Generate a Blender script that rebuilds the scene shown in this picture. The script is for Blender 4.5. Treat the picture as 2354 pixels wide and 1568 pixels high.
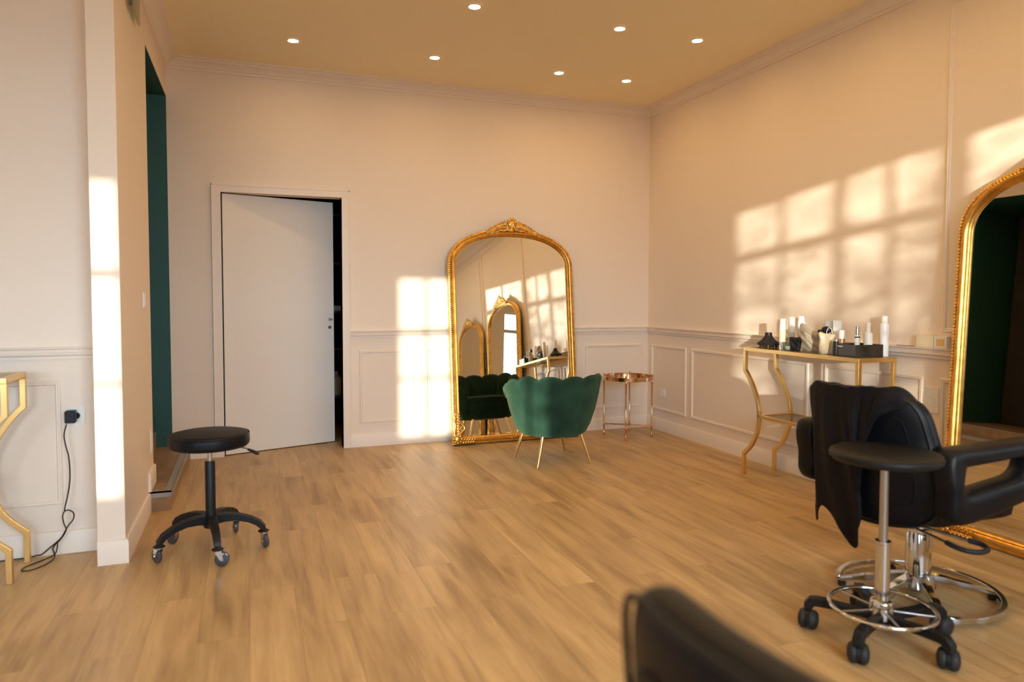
import bpy, math, random
from mathutils import Vector, Matrix, Euler
from math import sin, cos, pi, radians, sqrt, atan2

random.seed(7)
for o in list(bpy.data.objects):
    bpy.data.objects.remove(o)
SC = bpy.context.scene
COL = SC.collection

# ------------------------------------------------------------------ camera
cam_d = bpy.data.cameras.new('camera')
cam = bpy.data.objects.new('camera', cam_d)
COL.objects.link(cam)
SC.camera = cam
YAW, PITCH, ROLL = radians(20.52), radians(2.48), radians(0.09)
fw = Vector((sin(YAW)*cos(PITCH), cos(YAW)*cos(PITCH), -sin(PITCH)))
rt = Vector((cos(YAW), -sin(YAW), 0.0))
up = rt.cross(fw)
rt2 = rt*cos(ROLL) + up*sin(ROLL)
up2 = -rt*sin(ROLL) + up*cos(ROLL)
M = Matrix((rt2, up2, -fw)).transposed().to_4x4()
M.translation = Vector((-3.759, -6.147, 1.3))
cam.matrix_world = M
cam_d.sensor_width = 36.0
cam_d.lens = 1621.2/2354*36.0
cam_d.shift_y = -(784-753.1)/2354
cam_d.clip_start = 0.05
cam_d.clip_end = 200
cam_d.dof.use_dof = True
cam_d.dof.focus_distance = 5.2
cam_d.dof.aperture_fstop = 1.6

# ------------------------------------------------------------------ world, sun, exposure
SC.view_settings.view_transform = 'Standard'
SC.view_settings.look = 'None'
SC.view_settings.exposure = 0.04
SC.view_settings.gamma = 1.0
SC.view_settings.use_curve_mapping = False
try:
    SC.cycles.caustics_reflective = False
    SC.cycles.caustics_refractive = False
    SC.cycles.max_bounces = 14
    SC.cycles.diffuse_bounces = 8
    SC.cycles.glossy_bounces = 6
    SC.cycles.transparent_max_bounces = 24
    SC.cycles.sample_clamp_indirect = 4.0
except Exception:
    pass

world = bpy.data.worlds.new('sky')
SC.world = world
world.use_nodes = True
bg = world.node_tree.nodes['Background']
bg.inputs[0].default_value = (0.64, 0.82, 1.0, 1)
bg.inputs[1].default_value = 36.0

LAMP_COL, LAMP_STR = (1.0, .64, .24), 215.0     # warm LED spots in the ceiling

SUN_DIR = Vector((0.5, 1.0, -0.1115)).normalized()
sun_d = bpy.data.lights.new('low_sun', 'SUN')
sun_d.energy = 8.2
sun_d.angle = radians(0.6)
sun_d.color = (1.0, 0.96, 0.82)
sun = bpy.data.objects.new('low_sun', sun_d)
COL.objects.link(sun)
sun.location = (-7, -14, 4)
sun.rotation_euler = SUN_DIR.to_track_quat('-Z', 'Y').to_euler()

YW = -8.3          # inner face of the window wall
H = 3.158          # ceiling height
XL = -4.335        # left side wall
# openings in the window wall: x0, x1, z0, z1
WINS = [(-7.50, -7.345, 1.0, 2.52), (-6.69, -5.155, 0.99, 2.383),
        (-3.50, -2.57, 1.05, 2.756), (-2.505, -1.74, 1.05, 2.756)]
for (a, b, c, d) in WINS:
    ld = bpy.data.lights.new('sky_portal', 'AREA')
    ld.shape = 'RECTANGLE'; ld.size = b-a; ld.size_y = d-c
    lo = bpy.data.objects.new('sky_portal', ld)
    COL.objects.link(lo)
    lo.location = ((a+b)/2, YW-0.07, (c+d)/2)
    lo.rotation_euler = (radians(90), 0, 0)
    ld.cycles.is_portal = True

# ------------------------------------------------------------------ mesh helpers
class MB:
    def __init__(s):
        s.v = []; s.f = []
    def add(s, vs, fs):
        n = len(s.v)
        s.v += [tuple(p) for p in vs]
        s.f += [tuple(i+n for i in f) for f in fs]
        return s
    def box(s, x0, x1, y0, y1, z0, z1):
        vs = [(x0,y0,z0),(x1,y0,z0),(x1,y1,z0),(x0,y1,z0),(x0,y0,z1),(x1,y0,z1),(x1,y1,z1),(x0,y1,z1)]
        return s.add(vs, [(3,2,1,0),(4,5,6,7),(0,1,5,4),(1,2,6,5),(2,3,7,6),(3,0,4,7)])
    def rings(s, rings, close=True, cap=True):
        """rings: list of equal length point loops"""
        n = len(rings[0]); vs = [p for r in rings for p in r]; fs = []
        for i in range(len(rings)-1):
            for j in range(n if close else n-1):
                k = (j+1) % n
                fs.append((i*n+j, i*n+k, (i+1)*n+k, (i+1)*n+j))
        if cap:
            fs.append(tuple(range(n-1, -1, -1)))
            m = (len(rings)-1)*n
            fs.append(tuple(m+j for j in range(n)))
        return s.add(vs, fs)
    def lathe(s, prof, c=(0,0,0), n=32, axis='z', cap=False):
        rs = []
        for (r, h) in prof:
            ring = []
            for j in range(n):
                a = 2*pi*j/n
                if axis == 'z': ring.append((c[0]+r*cos(a), c[1]+r*sin(a), c[2]+h))
                elif axis == 'y': ring.append((c[0]+r*cos(a), c[1]+h, c[2]-r*sin(a)))
                else: ring.append((c[0]+h, c[1]+r*cos(a), c[2]+r*sin(a)))
            rs.append(ring)
        return s.rings(rs, cap=cap)
    def sphere(s, c, r, mat=None, n=10, m=7):
        if not hasattr(r, '__len__'): r = (r, r, r)
        vs = []; fs = []
        c = Vector(c)
        for i in range(m+1):
            t = pi*i/m
            for j in range(n):
                a = 2*pi*j/n
                p = Vector((r[0]*sin(t)*cos(a), r[1]*sin(t)*sin(a), r[2]*cos(t)))
                if mat is not None: p = mat @ p
                vs.append(c+p)
        for i in range(m):
            for j in range(n):
                k = (j+1) % n
                fs.append((i*n+k, i*n+j, (i+1)*n+j, (i+1)*n+k))
        return s.add(vs, fs)
    def tube(s, path, r, n=10, closed=False, cap=True):
        """round tube through the points; r number or list"""
        P = [Vector(p) for p in path]; N = len(P)
        if not hasattr(r, '__len__'): r = [r]*N
        T = []
        for i in range(N):
            if closed: t = P[(i+1) % N]-P[i-1]
            else: t = P[min(i+1, N-1)]-P[max(i-1, 0)]
            T.append(t.normalized())
        u = T[0].orthogonal().normalized()
        rings = []
        for i in range(N):
            u = (u - T[i]*u.dot(T[i])).normalized()
            w = T[i].cross(u)
            rings.append([P[i]+(u*cos(2*pi*j/n)+w*sin(2*pi*j/n))*r[i] for j in range(n)])
        if closed:
            best = min(range(n), key=lambda q: (rings[0][q]-rings[-1][0]).length)
            rings.append(rings[0][best:]+rings[0][:best])
            return s.rings(rings, cap=False)
        return s.rings(rings, cap=cap)
    def bar(s, path, w, h, upv=(0,0,1), closed=False, side=None):
        """rectangular section bar mitred along a path; w = sideways full width, h = along upv"""
        P = [Vector(p) for p in path]; N = len(P); upv = Vector(upv)
        if not hasattr(w, '__len__'): w = [w]*N
        if not hasattr(h, '__len__'): h = [h]*N
        rings = []
        for i in range(N):
            a = (P[i]-P[i-1]).normalized() if (i > 0 or closed) else None
            b = (P[(i+1) % N]-P[i]).normalized() if (i < N-1 or closed) else None
            if a is None: a = b
            if b is None: b = a
            t = (a+b).normalized()
            k = 1/max(0.35, t.dot(a))
            sd = (Vector(side) if side else t.cross(upv)).normalized()
            uu = sd.cross(t).normalized()
            # mitre scale is applied to the direction lying in the bend plane
            bend = (b-a)
            ks = k if bend.length > 1e-5 and abs(bend.normalized().dot(sd)) > .5 else 1
            ku = k if bend.length > 1e-5 and abs(bend.normalized().dot(uu)) > .5 else 1
            sd = sd*w[i]/2*ks; uu = uu*h[i]/2*ku
            rings.append([P[i]-sd-uu, P[i]+sd-uu, P[i]+sd+uu, P[i]-sd+uu])
        if closed: rings.append(rings[0])
        return s.rings(rings, cap=not closed)
    def prism(s, poly, a, b, axis='z'):
        def m(p, h):
            if axis == 'z': return (p[0], p[1], h)
            if axis == 'y': return (p[0], h, p[1])
            return (h, p[0], p[1])
        return s.rings([[m(p, a) for p in poly], [m(p, b) for p in poly]])
    def pad(s, outline, thick, pos, ns=9, power=3.0):
        """cushion: outline list of (u,v) around a centre; pos(u,v,t) -> xyz"""
        n = len(outline)
        cu = sum(p[0] for p in outline)/n; cv = sum(p[1] for p in outline)/n
        rings = []
        S = [sin(pi/2*i/ns) for i in range(1, ns+1)]
        prof = [(q, +1) for q in S] + [(q, -1) for q in reversed(S[:-1])]
        for q, sg in prof:
            t = thick/2*(max(0, 1-q**power))**(1/power)*sg
            rings.append([pos(cu+(p[0]-cu)*q, cv+(p[1]-cv)*q, t) for p in outline])
        s.rings(rings, cap=True)
        return s
    def build(s, name, mat, parent=None, smooth=35, bevel=0, segs=2, solid=0, sub=0, loc=None):
        me = bpy.data.meshes.new(name)
        me.from_pydata(s.v, [], s.f)
        me.update()
        import bmesh
        bm = bmesh.new(); bm.from_mesh(me)
        bmesh.ops.remove_doubles(bm, verts=bm.verts, dist=1e-6)
        bmesh.ops.recalc_face_normals(bm, faces=bm.faces)
        bm.to_mesh(me); bm.free()
        if mat: me.materials.append(mat)
        if smooth:
            me.shade_smooth()
            me.set_sharp_from_angle(angle=radians(smooth))
        o = bpy.data.objects.new(name, me)
        COL.objects.link(o)
        if parent: o.parent = parent
        if loc: o.location = loc
        if solid:
            md = o.modifiers.new('thickness', 'SOLIDIFY'); md.thickness = solid; md.offset = 0
        if bevel:
            md = o.modifiers.new('bevel', 'BEVEL'); md.width = bevel; md.segments = segs
            md.limit_method = 'ANGLE'; md.angle_limit = radians(40); md.harden_normals = True
        if sub:
            md = o.modifiers.new('sub', 'SUBSURF'); md.levels = sub; md.render_levels = sub
        return o

def smooth_loop(pts, n=64):
    """closed Catmull-Rom resampled evenly by arclength"""
    N = len(pts); dense = []
    for i in range(N):
        p0, p1, p2, p3 = pts[i-1], pts[i], pts[(i+1) % N], pts[(i+2) % N]
        for k in range(16):
            t = k/16
            dense.append(tuple(0.5*((2*p1[c])+(-p0[c]+p2[c])*t+(2*p0[c]-5*p1[c]+4*p2[c]-p3[c])*t*t
                                    +(-p0[c]+3*p1[c]-3*p2[c]+p3[c])*t**3) for c in range(len(p1))))
    return resample(dense+[dense[0]], n+1)[:-1]
def smooth_path(pts, n=40):
    dense = []; N = len(pts)
    for i in range(N-1):
        p0, p1, p2, p3 = pts[max(i-1, 0)], pts[i], pts[i+1], pts[min(i+2, N-1)]
        for k in range(16):
            t = k/16
            dense.append(tuple(0.5*((2*p1[c])+(-p0[c]+p2[c])*t+(2*p0[c]-5*p1[c]+4*p2[c]-p3[c])*t*t
                                    +(-p0[c]+3*p1[c]-3*p2[c]+p3[c])*t**3) for c in range(len(p1))))
    dense.append(tuple(pts[-1]))
    return resample(dense, n)
def resample(d, n):
    L = [0]
    for a, b in zip(d, d[1:]): L.append(L[-1]+math.dist(a, b))
    out = []; j = 0
    for i in range(n):
        t = L[-1]*i/(n-1)
        while j < len(L)-2 and L[j+1] < t: j += 1
        w = (t-L[j])/max(1e-9, L[j+1]-L[j])
        out.append(tuple(a+(b-a)*w for a, b in zip(d[j], d[j+1])))
    return out

def empty(name, loc, rot=(0,0,0)):
    o = bpy.data.objects.new(name, None)
    o.empty_display_size = .1
    COL.objects.link(o); o.location = loc; o.rotation_euler = rot
    return o
def tag(o, label, cat, group=None, kind=None):
    if label: o['label'] = label
    if cat: o['category'] = cat
    if group: o['group'] = group
    if kind: o['kind'] = kind
    return o
def struct(o):
    o['kind'] = 'structure'; return o
def copy_tree(o, parent=None):
    kids = [c for c in bpy.data.objects if c.parent == o]
    c = o.copy(); COL.objects.link(c); c.parent = parent
    for k in kids: copy_tree(k, c)
    return c

# ------------------------------------------------------------------ materials
def mat(name, color, rough=.5, metal=0.0, spec=.5, sheen=0, coat=0, trans=0, emis=None, estr=0, noise=0, nscale=8, bump=0, bscale=60, ior=1.45, aniso=0):
    m = bpy.data.materials.new(name); m.use_nodes = True
    nt = m.node_tree; b = nt.nodes['Principled BSDF']
    b.inputs['Base Color'].default_value = (*color, 1)
    b.inputs['Roughness'].default_value = rough
    b.inputs['Metallic'].default_value = metal
    b.inputs['Specular IOR Level'].default_value = spec
    b.inputs['IOR'].default_value = ior
    if sheen:
        b.inputs['Sheen Weight'].default_value = sheen
        b.inputs['Sheen Roughness'].default_value = .35
        b.inputs['Sheen Tint'].default_value = (min(1, color[0]*4+.3), min(1, color[1]*4+.3), min(1, color[2]*3+.2), 1)
    if coat: b.inputs['Coat Weight'].default_value = coat; b.inputs['Coat Roughness'].default_value = .15
    if trans: b.inputs['Transmission Weight'].default_value = trans
    if emis:
        b.inputs['Emission Color'].default_value = (*emis, 1); b.inputs['Emission Strength'].default_value = estr
    tc = nt.nodes.new('ShaderNodeTexCoord')
    if noise:
        n = nt.nodes.new('ShaderNodeTexNoise'); n.inputs['Scale'].default_value = nscale; n.inputs['Detail'].default_value = 4
        nt.links.new(tc.outputs['Object'], n.inputs['Vector'])
        r = nt.nodes.new('ShaderNodeMix'); r.data_type = 'RGBA'; r.blend_type = 'MULTIPLY'
        r.inputs[0].default_value = 1
        r.inputs[6].default_value = (*color, 1)
        mr = nt.nodes.new('ShaderNodeMapRange')
        mr.inputs[1].default_value = .3; mr.inputs[2].default_value = .7
        mr.inputs[3].default_value = 1-noise; mr.inputs[4].default_value = 1+noise*.3
        nt.links.new(n.outputs['Fac'], mr.inputs[0])
        nt.links.new(mr.outputs[0], r.inputs[7])
        nt.links.new(r.outputs[2], b.inputs['Base Color'])
    if bump:
        n2 = nt.nodes.new('ShaderNodeTexNoise'); n2.inputs['Scale'].default_value = bscale; n2.inputs['Detail'].default_value = 3
        nt.links.new(tc.outputs['Object'], n2.inputs['Vector'])
        bp = nt.nodes.new('ShaderNodeBump'); bp.inputs['Strength'].default_value = bump; bp.inputs['Distance'].default_value = .01
        nt.links.new(n2.outputs['Fac'], bp.inputs['Height'])
        nt.links.new(bp.outputs[0], b.inputs['Normal'])
    return m

def floor_material():
    m = bpy.data.materials.new('oak_planks'); m.use_nodes = True
    nt = m.node_tree; N = nt.nodes; L = nt.links; b = N['Principled BSDF']
    tc = N.new('ShaderNodeTexCoord')
    mp = N.new('ShaderNodeMapping'); mp.inputs['Rotation'].default_value = (0, 0, radians(90))
    mp.inputs['Location'].default_value = (.35, .07, 0)
    L.new(tc.outputs['Object'], mp.inputs[0])
    br = N.new('ShaderNodeTexBrick')
    br.offset = .37; br.offset_frequency = 2; br.squash = 1
    br.inputs['Color1'].default_value = (0, 0, 0, 1); br.inputs['Color2'].default_value = (1, 1, 1, 1)
    br.inputs['Mortar'].default_value = (.5, .5, .5, 1)
    br.inputs['Scale'].default_value = 1; br.inputs['Mortar Size'].default_value = .0016
    br.inputs['Mortar Smooth'].default_value = .3; br.inputs['Bias'].default_value = 0
    br.inputs['Brick Width'].default_value = 1.22; br.inputs['Row Height'].default_value = .185
    L.new(mp.outputs[0], br.inputs[0])
    # grain stretched along y, shifted per plank
    sep = N.new('ShaderNodeSeparateColor'); L.new(br.outputs['Color'], sep.inputs[0])
    mul = N.new('ShaderNodeMath'); mul.operation = 'MULTIPLY'; mul.inputs[1].default_value = 37; L.new(sep.outputs[0], mul.inputs[0])
    cmb = N.new('ShaderNodeCombineXYZ'); L.new(mul.outputs[0], cmb.inputs[2]); L.new(mul.outputs[0], cmb.inputs[0])
    mp2 = N.new('ShaderNodeMapping'); mp2.inputs['Scale'].default_value = (16, 1.6, 1); L.new(tc.outputs['Object'], mp2.inputs[0])
    ad = N.new('ShaderNodeVectorMath'); L.new(mp2.outputs[0], ad.inputs[0]); L.new(cmb.outputs[0], ad.inputs[1])
    n1 = N.new('ShaderNodeTexNoise'); n1.inputs['Scale'].default_value = 1; n1.inputs['Detail'].default_value = 6; n1.inputs['Distortion'].default_value = .6
    L.new(ad.outputs[0], n1.inputs['Vector'])
    mp3 = N.new('ShaderNodeMapping'); mp3.inputs['Scale'].default_value = (90, 4, 1); L.new(tc.outputs['Object'], mp3.inputs[0])
    n2 = N.new('ShaderNodeTexNoise'); n2.inputs['Scale'].default_value = 1; n2.inputs['Detail'].default_value = 3; L.new(mp3.outputs[0], n2.inputs['Vector'])
    mp4 = N.new('ShaderNodeMapping'); mp4.inputs['Scale'].default_value = (5.5, .9, 1); L.new(tc.outputs['Object'], mp4.inputs[0])
    ad4 = N.new('ShaderNodeVectorMath'); L.new(mp4.outputs[0], ad4.inputs[0]); L.new(cmb.outputs[0], ad4.inputs[1])
    n3 = N.new('ShaderNodeTexNoise'); n3.inputs['Scale'].default_value = 1.3; n3.inputs['Detail'].default_value = 3; L.new(ad4.outputs[0], n3.inputs['Vector'])
    cr = N.new('ShaderNodeValToRGB')
    cr.color_ramp.elements[0].position = .33; cr.color_ramp.elements[0].color = (.33, .195, .080, 1)
    cr.color_ramp.elements[1].position = .66; cr.color_ramp.elements[1].color = (.65, .435, .208, 1)
    e = cr.color_ramp.elements.new(.5); e.color = (.525, .335, .150, 1)
    mixn = N.new('ShaderNodeMath'); mixn.operation = 'MULTIPLY_ADD'; mixn.inputs[1].default_value = .55
    L.new(n1.outputs['Fac'], mixn.inputs[0])
    m3 = N.new('ShaderNodeMath'); m3.operation = 'MULTIPLY'; m3.inputs[1].default_value = .45; L.new(n3.outputs['Fac'], m3.inputs[0])
    L.new(m3.outputs[0], mixn.inputs[2]); L.new(mixn.outputs[0], cr.inputs[0])
    # plank tint
    tr = N.new('ShaderNodeMapRange'); tr.inputs[3].default_value = .90; tr.inputs[4].default_value = 1.07; L.new(sep.outputs[0], tr.inputs[0])
    fr = N.new('ShaderNodeMapRange'); fr.inputs[1].default_value = .35; fr.inputs[2].default_value = .65; fr.inputs[3].default_value = .93; fr.inputs[4].default_value = 1.04
    L.new(n2.outputs['Fac'], fr.inputs[0])
    pm = N.new('ShaderNodeMath'); pm.operation = 'MULTIPLY'; L.new(tr.outputs[0], pm.inputs[0]); L.new(fr.outputs[0], pm.inputs[1])
    mo = N.new('ShaderNodeMapRange'); mo.inputs[3].default_value = 1; mo.inputs[4].default_value = .80; L.new(br.outputs['Fac'], mo.inputs[0])
    pm2 = N.new('ShaderNodeMath'); pm2.operation = 'MULTIPLY'; L.new(pm.outputs[0], pm2.inputs[0]); L.new(mo.outputs[0], pm2.inputs[1])
    mx = N.new('ShaderNodeMix'); mx.data_type = 'RGBA'; mx.blend_type = 'MULTIPLY'; mx.inputs[0].default_value = 1
    L.new(cr.outputs[0], mx.inputs[6]); L.new(pm2.outputs[0], mx.inputs[7]); L.new(mx.outputs[2], b.inputs['Base Color'])
    rr = N.new('ShaderNodeMapRange'); rr.inputs[3].default_value = .34; rr.inputs[4].default_value = .5; L.new(n1.outputs['Fac'], rr.inputs[0]); L.new(rr.outputs[0], b.inputs['Roughness'])
    bp = N.new('ShaderNodeBump'); bp.inputs['Strength'].default_value = .12; bp.inputs['Distance'].default_value = .004
    L.new(n2.outputs['Fac'], bp.inputs['Height']); L.new(bp.outputs[0], b.inputs['Normal'])
    return m

def gold_material(name, c1, c2, rough):
    m = mat(name, c1, rough, 1.0)
    nt = m.node_tree; b = nt.nodes['Principled BSDF']
    mottle = nt.nodes.new('ShaderNodeTexNoise'); mottle.inputs['Scale'].default_value = 30; mottle.inputs['Detail'].default_value = 5  # random mottling of the gilt colour
    tc = nt.nodes.new('ShaderNodeTexCoord'); nt.links.new(tc.outputs['Object'], mottle.inputs['Vector'])
    cr = nt.nodes.new('ShaderNodeValToRGB'); cr.color_ramp.elements[0].position = .35; cr.color_ramp.elements[0].color = (*c2, 1)
    cr.color_ramp.elements[1].position = .6; cr.color_ramp.elements[1].color = (*c1, 1)
    nt.links.new(mottle.outputs['Fac'], cr.inputs[0]); nt.links.new(cr.outputs[0], b.inputs['Base Color'])
    return m

def glass_material(name, tint=(.97, .985, .98), refl=.06):
    m = bpy.data.materials.new(name); m.use_nodes = True
    nt = m.node_tree; N = nt.nodes; N.remove(N['Principled BSDF'])
    t = N.new('ShaderNodeBsdfTransparent'); t.inputs[0].default_value = (*tint, 1)
    g = N.new('ShaderNodeBsdfGlossy'); g.inputs['Roughness'].default_value = .01
    lw = N.new('ShaderNodeLayerWeight'); lw.inputs[0].default_value = .25
    mr = N.new('ShaderNodeMapRange'); mr.inputs[3].default_value = refl; mr.inputs[4].default_value = .75
    nt.links.new(lw.outputs['Fresnel'], mr.inputs[0])
    mx = N.new('ShaderNodeMixShader'); nt.links.new(mr.outputs[0], mx.inputs[0])
    nt.links.new(t.outputs[0], mx.inputs[1]); nt.links.new(g.outputs[0], mx.inputs[2])
    nt.links.new(mx.outputs[0], N['Material Output'].inputs[0])
    return m

WALL = mat('wall_paint', (.84, .72, .61), .62, spec=.25, bump=.06, bscale=240)
TRIM = mat('trim_paint', (.85, .745, .65), .42, spec=.35)
CEIL = mat('ceiling_paint', (.92, .80, .56), .75, spec=.15)
FLOOR = floor_material()
STEPW = mat('step_wood', (.36, .22, .12), .4, noise=.3, nscale=12)
GREEN = mat('dark_green_paint', (.018, .080, .070), .55)
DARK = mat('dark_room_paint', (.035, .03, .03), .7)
NOSE = mat('grey_aluminium', (.34, .33, .32), .45, .25)
GOLD = gold_material('gilt', (.86, .52, .14), (.68, .38, .09), .30)
GOLDB = gold_material('gilt_beads', (.93, .60, .18), (.66, .37, .08), .25)
BRASS = mat('brushed_brass', (.88, .60, .24), .30, 1.0)
BRASS2 = mat('pale_champagne_metal', (.83, .60, .36), .36, 1.0)
ROSE = mat('polished_rose_gold', (.70, .42, .24), .16, 1.0)
CHROME = mat('chrome', (.66, .70, .76), .10, 1.0)
STEEL = mat('satin_steel', (.48, .50, .54), .28, 1.0)
MIRR = mat('mirror_glass', (.90, .90, .87), .0, 1.0)
VELVET = mat('green_velvet', (.022, .060, .040), .9, spec=.06, sheen=.12, noise=.35, nscale=7)
VELVET.node_tree.nodes['Principled BSDF'].inputs['Sheen Tint'].default_value = (.55, .62, .26, 1)
VELVET.node_tree.nodes['Principled BSDF'].inputs['Sheen Roughness'].default_value = .6
VELVET.node_tree.nodes['Principled BSDF'].inputs['Diffuse Roughness'].default_value = 1.0
PIPING = mat('green_piping', (.006, .05, .04), .6, sheen=.3)
LEATHER = mat('black_leather', (.005, .005, .007), .46, spec=.24, coat=.0, bump=.04, bscale=220)
LEATHERM = mat('matt_black_vinyl', (.010, .009, .009), .5, spec=.32)
PLASTIC = mat('black_plastic', (.008, .008, .010), .45, spec=.35)
RUBBER = mat('dark_rubber', (.02, .02, .022), .6)
WHEELG = mat('smoked_wheel_plastic', (.05, .05, .06), .18, coat=.5)
CLOTH = mat('black_cape_fabric', (.009, .007, .008), .8, spec=.2, sheen=.06, bump=.1, bscale=300)
WHITEP = mat('white_plastic', (.82, .80, .76), .35)
WHITEL = mat('white_label', (.85, .84, .82), .4)
TAUPE = mat('taupe_satin_cloth', (.42, .34, .25), .42, sheen=.4, noise=.25, nscale=20)
BEIGE = mat('beige_satin_cloth', (.62, .50, .34), .38, sheen=.4, noise=.2, nscale=25)
DARKBROWN = mat('dark_brown_card', (.028, .020, .014), .42)
CARDGREY = mat('pale_grey_card', (.56, .58, .62), .45)
CREAMC = mat('cream_card', (.78, .68, .48), .5)
YELLOWC = mat('yellow_label', (.80, .56, .22), .5)
AMBER = mat('amber_liquid', (.45, .22, .07), .15, coat=.6)
GLASS = glass_material('clear_glass')
GLASST = glass_material('table_glass', (.95, .97, .95), .10)
ACRYL = glass_material('acrylic', (.80, .88, .84), .12)
FRAMEW = mat('window_frame_paint', (.55, .50, .45), .5)
BARK = mat('bark', (.12, .085, .06), .9)
LEAF = mat('leaf', (.10, .16, .05), .6, noise=.4, nscale=3)
PAVE = mat('pavement', (.45, .43, .40), .9, noise=.2, nscale=2)
BLUE = mat('pale_blue_plastic', (.45, .72, .90), .4)

# ------------------------------------------------------------------ room shell
def build_struct(mb, name, m, bevel=0, smooth=0):
    return struct(mb.build(name, m, None, smooth=smooth, bevel=bevel))

build_struct(MB().box(-8.2, .2, YW-.2, .12, -.1, 0), 'floor', FLOOR)
build_struct(MB().box(-8.2, .2, YW-.2, .12, H, H+.12), 'ceiling', CEIL)
# back wall with the door opening
DX0, DX1, DZ = -3.953, -3.004, 2.138
w = MB().box(XL, DX0, 0, .12, 0, H).box(DX1, .2, 0, .12, 0, H).box(DX0, DX1, 0, .12, DZ, H)
build_struct(w, 'wall_back', WALL)
build_struct(MB().box(0, .2, YW-.2, 0, 0, H), 'wall_right', WALL)
# left side wall: pier, header above the wide opening, face of the small step zone
OY = -1.19; OZ = 2.865; PX0 = XL-.12; PY = -2.30
w = MB().box(PX0, XL, PY, OY, 0, H).box(XL-.004, XL, OY, 0, OZ, H).box(PX0, XL-.004, OY, 0, OZ+.02, H)
build_struct(w, 'wall_left', WALL)
# wall facing the camera on the far left
build_struct(MB().box(-8.0, PX0, -2.05, -1.93, 0, H), 'wall_left_front', WALL)
build_struct(MB().box(-8.2, -8.0, YW-.2, -1.93, 0, H), 'wall_far_left', WALL)
# window wall
def wall_with_holes(x0, x1, y0, y1, z0, z1, holes):
    m = MB(); xs = x0
    for (a, b, c, d) in sorted(holes):
        m.box(xs, a, y0, y1, z0, z1); m.box(a, b, y0, y1, z0, c); m.box(a, b, y0, y1, d, z1); xs = b
    m.box(xs, x1, y0, y1, z0, z1)
    return m
build_struct(wall_with_holes(-8.2, .2, YW-.06, YW, 0, H, WINS), 'wall_front', WALL)

# windows
def window(i, win, vbars, hbars, fr=.0):
    a, b, c, d = win
    y = YW-.03
    e = struct(empty('window_%d' % i, ((a+b)/2, y, c)))
    f = MB(); ox = (a+b)/2
    t = .006
    f.box(a-ox, b-ox, -.032, .034, -t, .002); f.box(a-ox, b-ox, -.032, .034, d-c-.002, d-c+t)
    f.box(a-ox-t, a-ox+.002, -.032, .034, 0, d-c); f.box(b-ox-.002, b-ox+t, -.032, .034, 0, d-c)
    for (x, wd) in vbars: f.box(x-ox-wd/2, x-ox+wd/2, -.012, .012, 0, d-c)
    for (z0, z1) in hbars: f.box(a-ox, b-ox, -.014, .014, z0-c, z1-c)
    f.build('window_frame', FRAMEW, e, smooth=0)
    MB().box(a-ox, b-ox, -.002, .002, 0, d-c).build('pane', GLASS, e, smooth=0)
window(1, WINS[0], [], [(2.055, 2.11), (1.53, 1.57)])
window(2, WINS[1], [(-6.438, .028), (-6.19, .028), (-5.93, .05), (-5.67, .028), (-5.33, .03)], [(1.89, 1.95), (1.49, 1.52)])
window(3, WINS[2], [(-3.227, .026), (-2.955, .045), (-2.752, .026)], [(2.344, 2.42)])
window(4, WINS[3], [(-2.115, .03)], [(2.344, 2.42)])

# room behind the ajar door
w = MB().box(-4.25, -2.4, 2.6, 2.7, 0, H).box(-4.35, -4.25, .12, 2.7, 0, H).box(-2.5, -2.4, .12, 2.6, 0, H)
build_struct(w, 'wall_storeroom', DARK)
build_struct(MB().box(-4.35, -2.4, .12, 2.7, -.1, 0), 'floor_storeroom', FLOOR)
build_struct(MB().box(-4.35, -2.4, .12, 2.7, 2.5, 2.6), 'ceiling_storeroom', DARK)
# dark green room up the steps
w = MB().box(-7.6, XL-.001, .0, .12, 0, H).box(-7.7, -7.6, -1.93, .12, 0, H)
w.box(-7.6, XL-.004, -1.93, 0, OZ-.004, OZ+.02).box(PX0-.02, PX0, -1.93, OY, 0, OZ)
build_struct(w, 'wall_green', GREEN)
build_struct(MB().box(-7.6, PX0, -.022, 0, .23, .34).box(-7.6, PX0, -.026, 0, .33, .345), 'baseboard_green', GREEN)
st = MB().box(-4.45, -4.215, -1.445, -.004, 0, .112).box(-7.6, -4.45, -1.93, -.004, 0, .225)
build_struct(st, 'trim_steps', STEPW)
ns = MB().box(-4.25, -4.210, -1.450, -.004, .112, .122).box(-4.212, -4.208, -1.450, -.004, .085, .122)
ns.box(-4.333, -4.25, -1.450, -1.415, .112, .122).box(-4.333, -4.21, -1.450, -1.446, .085, .122)
ns.box(-4.475, -4.446, -1.18, -.004, .225, .233)
build_struct(ns, 'trim_step_nosing', NOSE)

# mouldings ---------------------------------------------------------
CROWN = [(0, -.085), (.012, -.085), (.014, -.070), (.026, -.064), (.036, -.045), (.056, -.030), (.072, -.026), (.074, -.014), (.10, -.012), (.10, 0), (0, 0)]
RAIL = [(0, 0), (.012, 0), (.014, .016), (.026, .022), (.028, .032), (.016, .038), (.022, .050), (.034, .054), (.036, .062), (0, .062)]
BASE = [(0, 0), (.015, 0), (.015, .105), (.010, .115), (0, .117)]
def mould(name, prof, p0, p1, nrm, z, m=TRIM, e0=0, e1=0):
    """prof (d,z) pushed from p0 to p1; e0/e1 = extra length per unit depth at each end (mitres)"""
    p0 = Vector((*p0, 0)); p1 = Vector((*p1, 0)); n = Vector((*nrm, 0)); t = (p1-p0).normalized()
    r0 = [p0+n*d-t*(e0*d)+Vector((0, 0, z+h)) for d, h in prof]
    r1 = [p1+n*d+t*(e1*d)+Vector((0, 0, z+h)) for d, h in prof]
    return struct(MB().rings([r0, r1]).build(name, m, None, smooth=30))
mould('trim_1', CROWN, (XL, 0), (0, 0), (0, -1), H, e0=-1, e1=-1)
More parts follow.
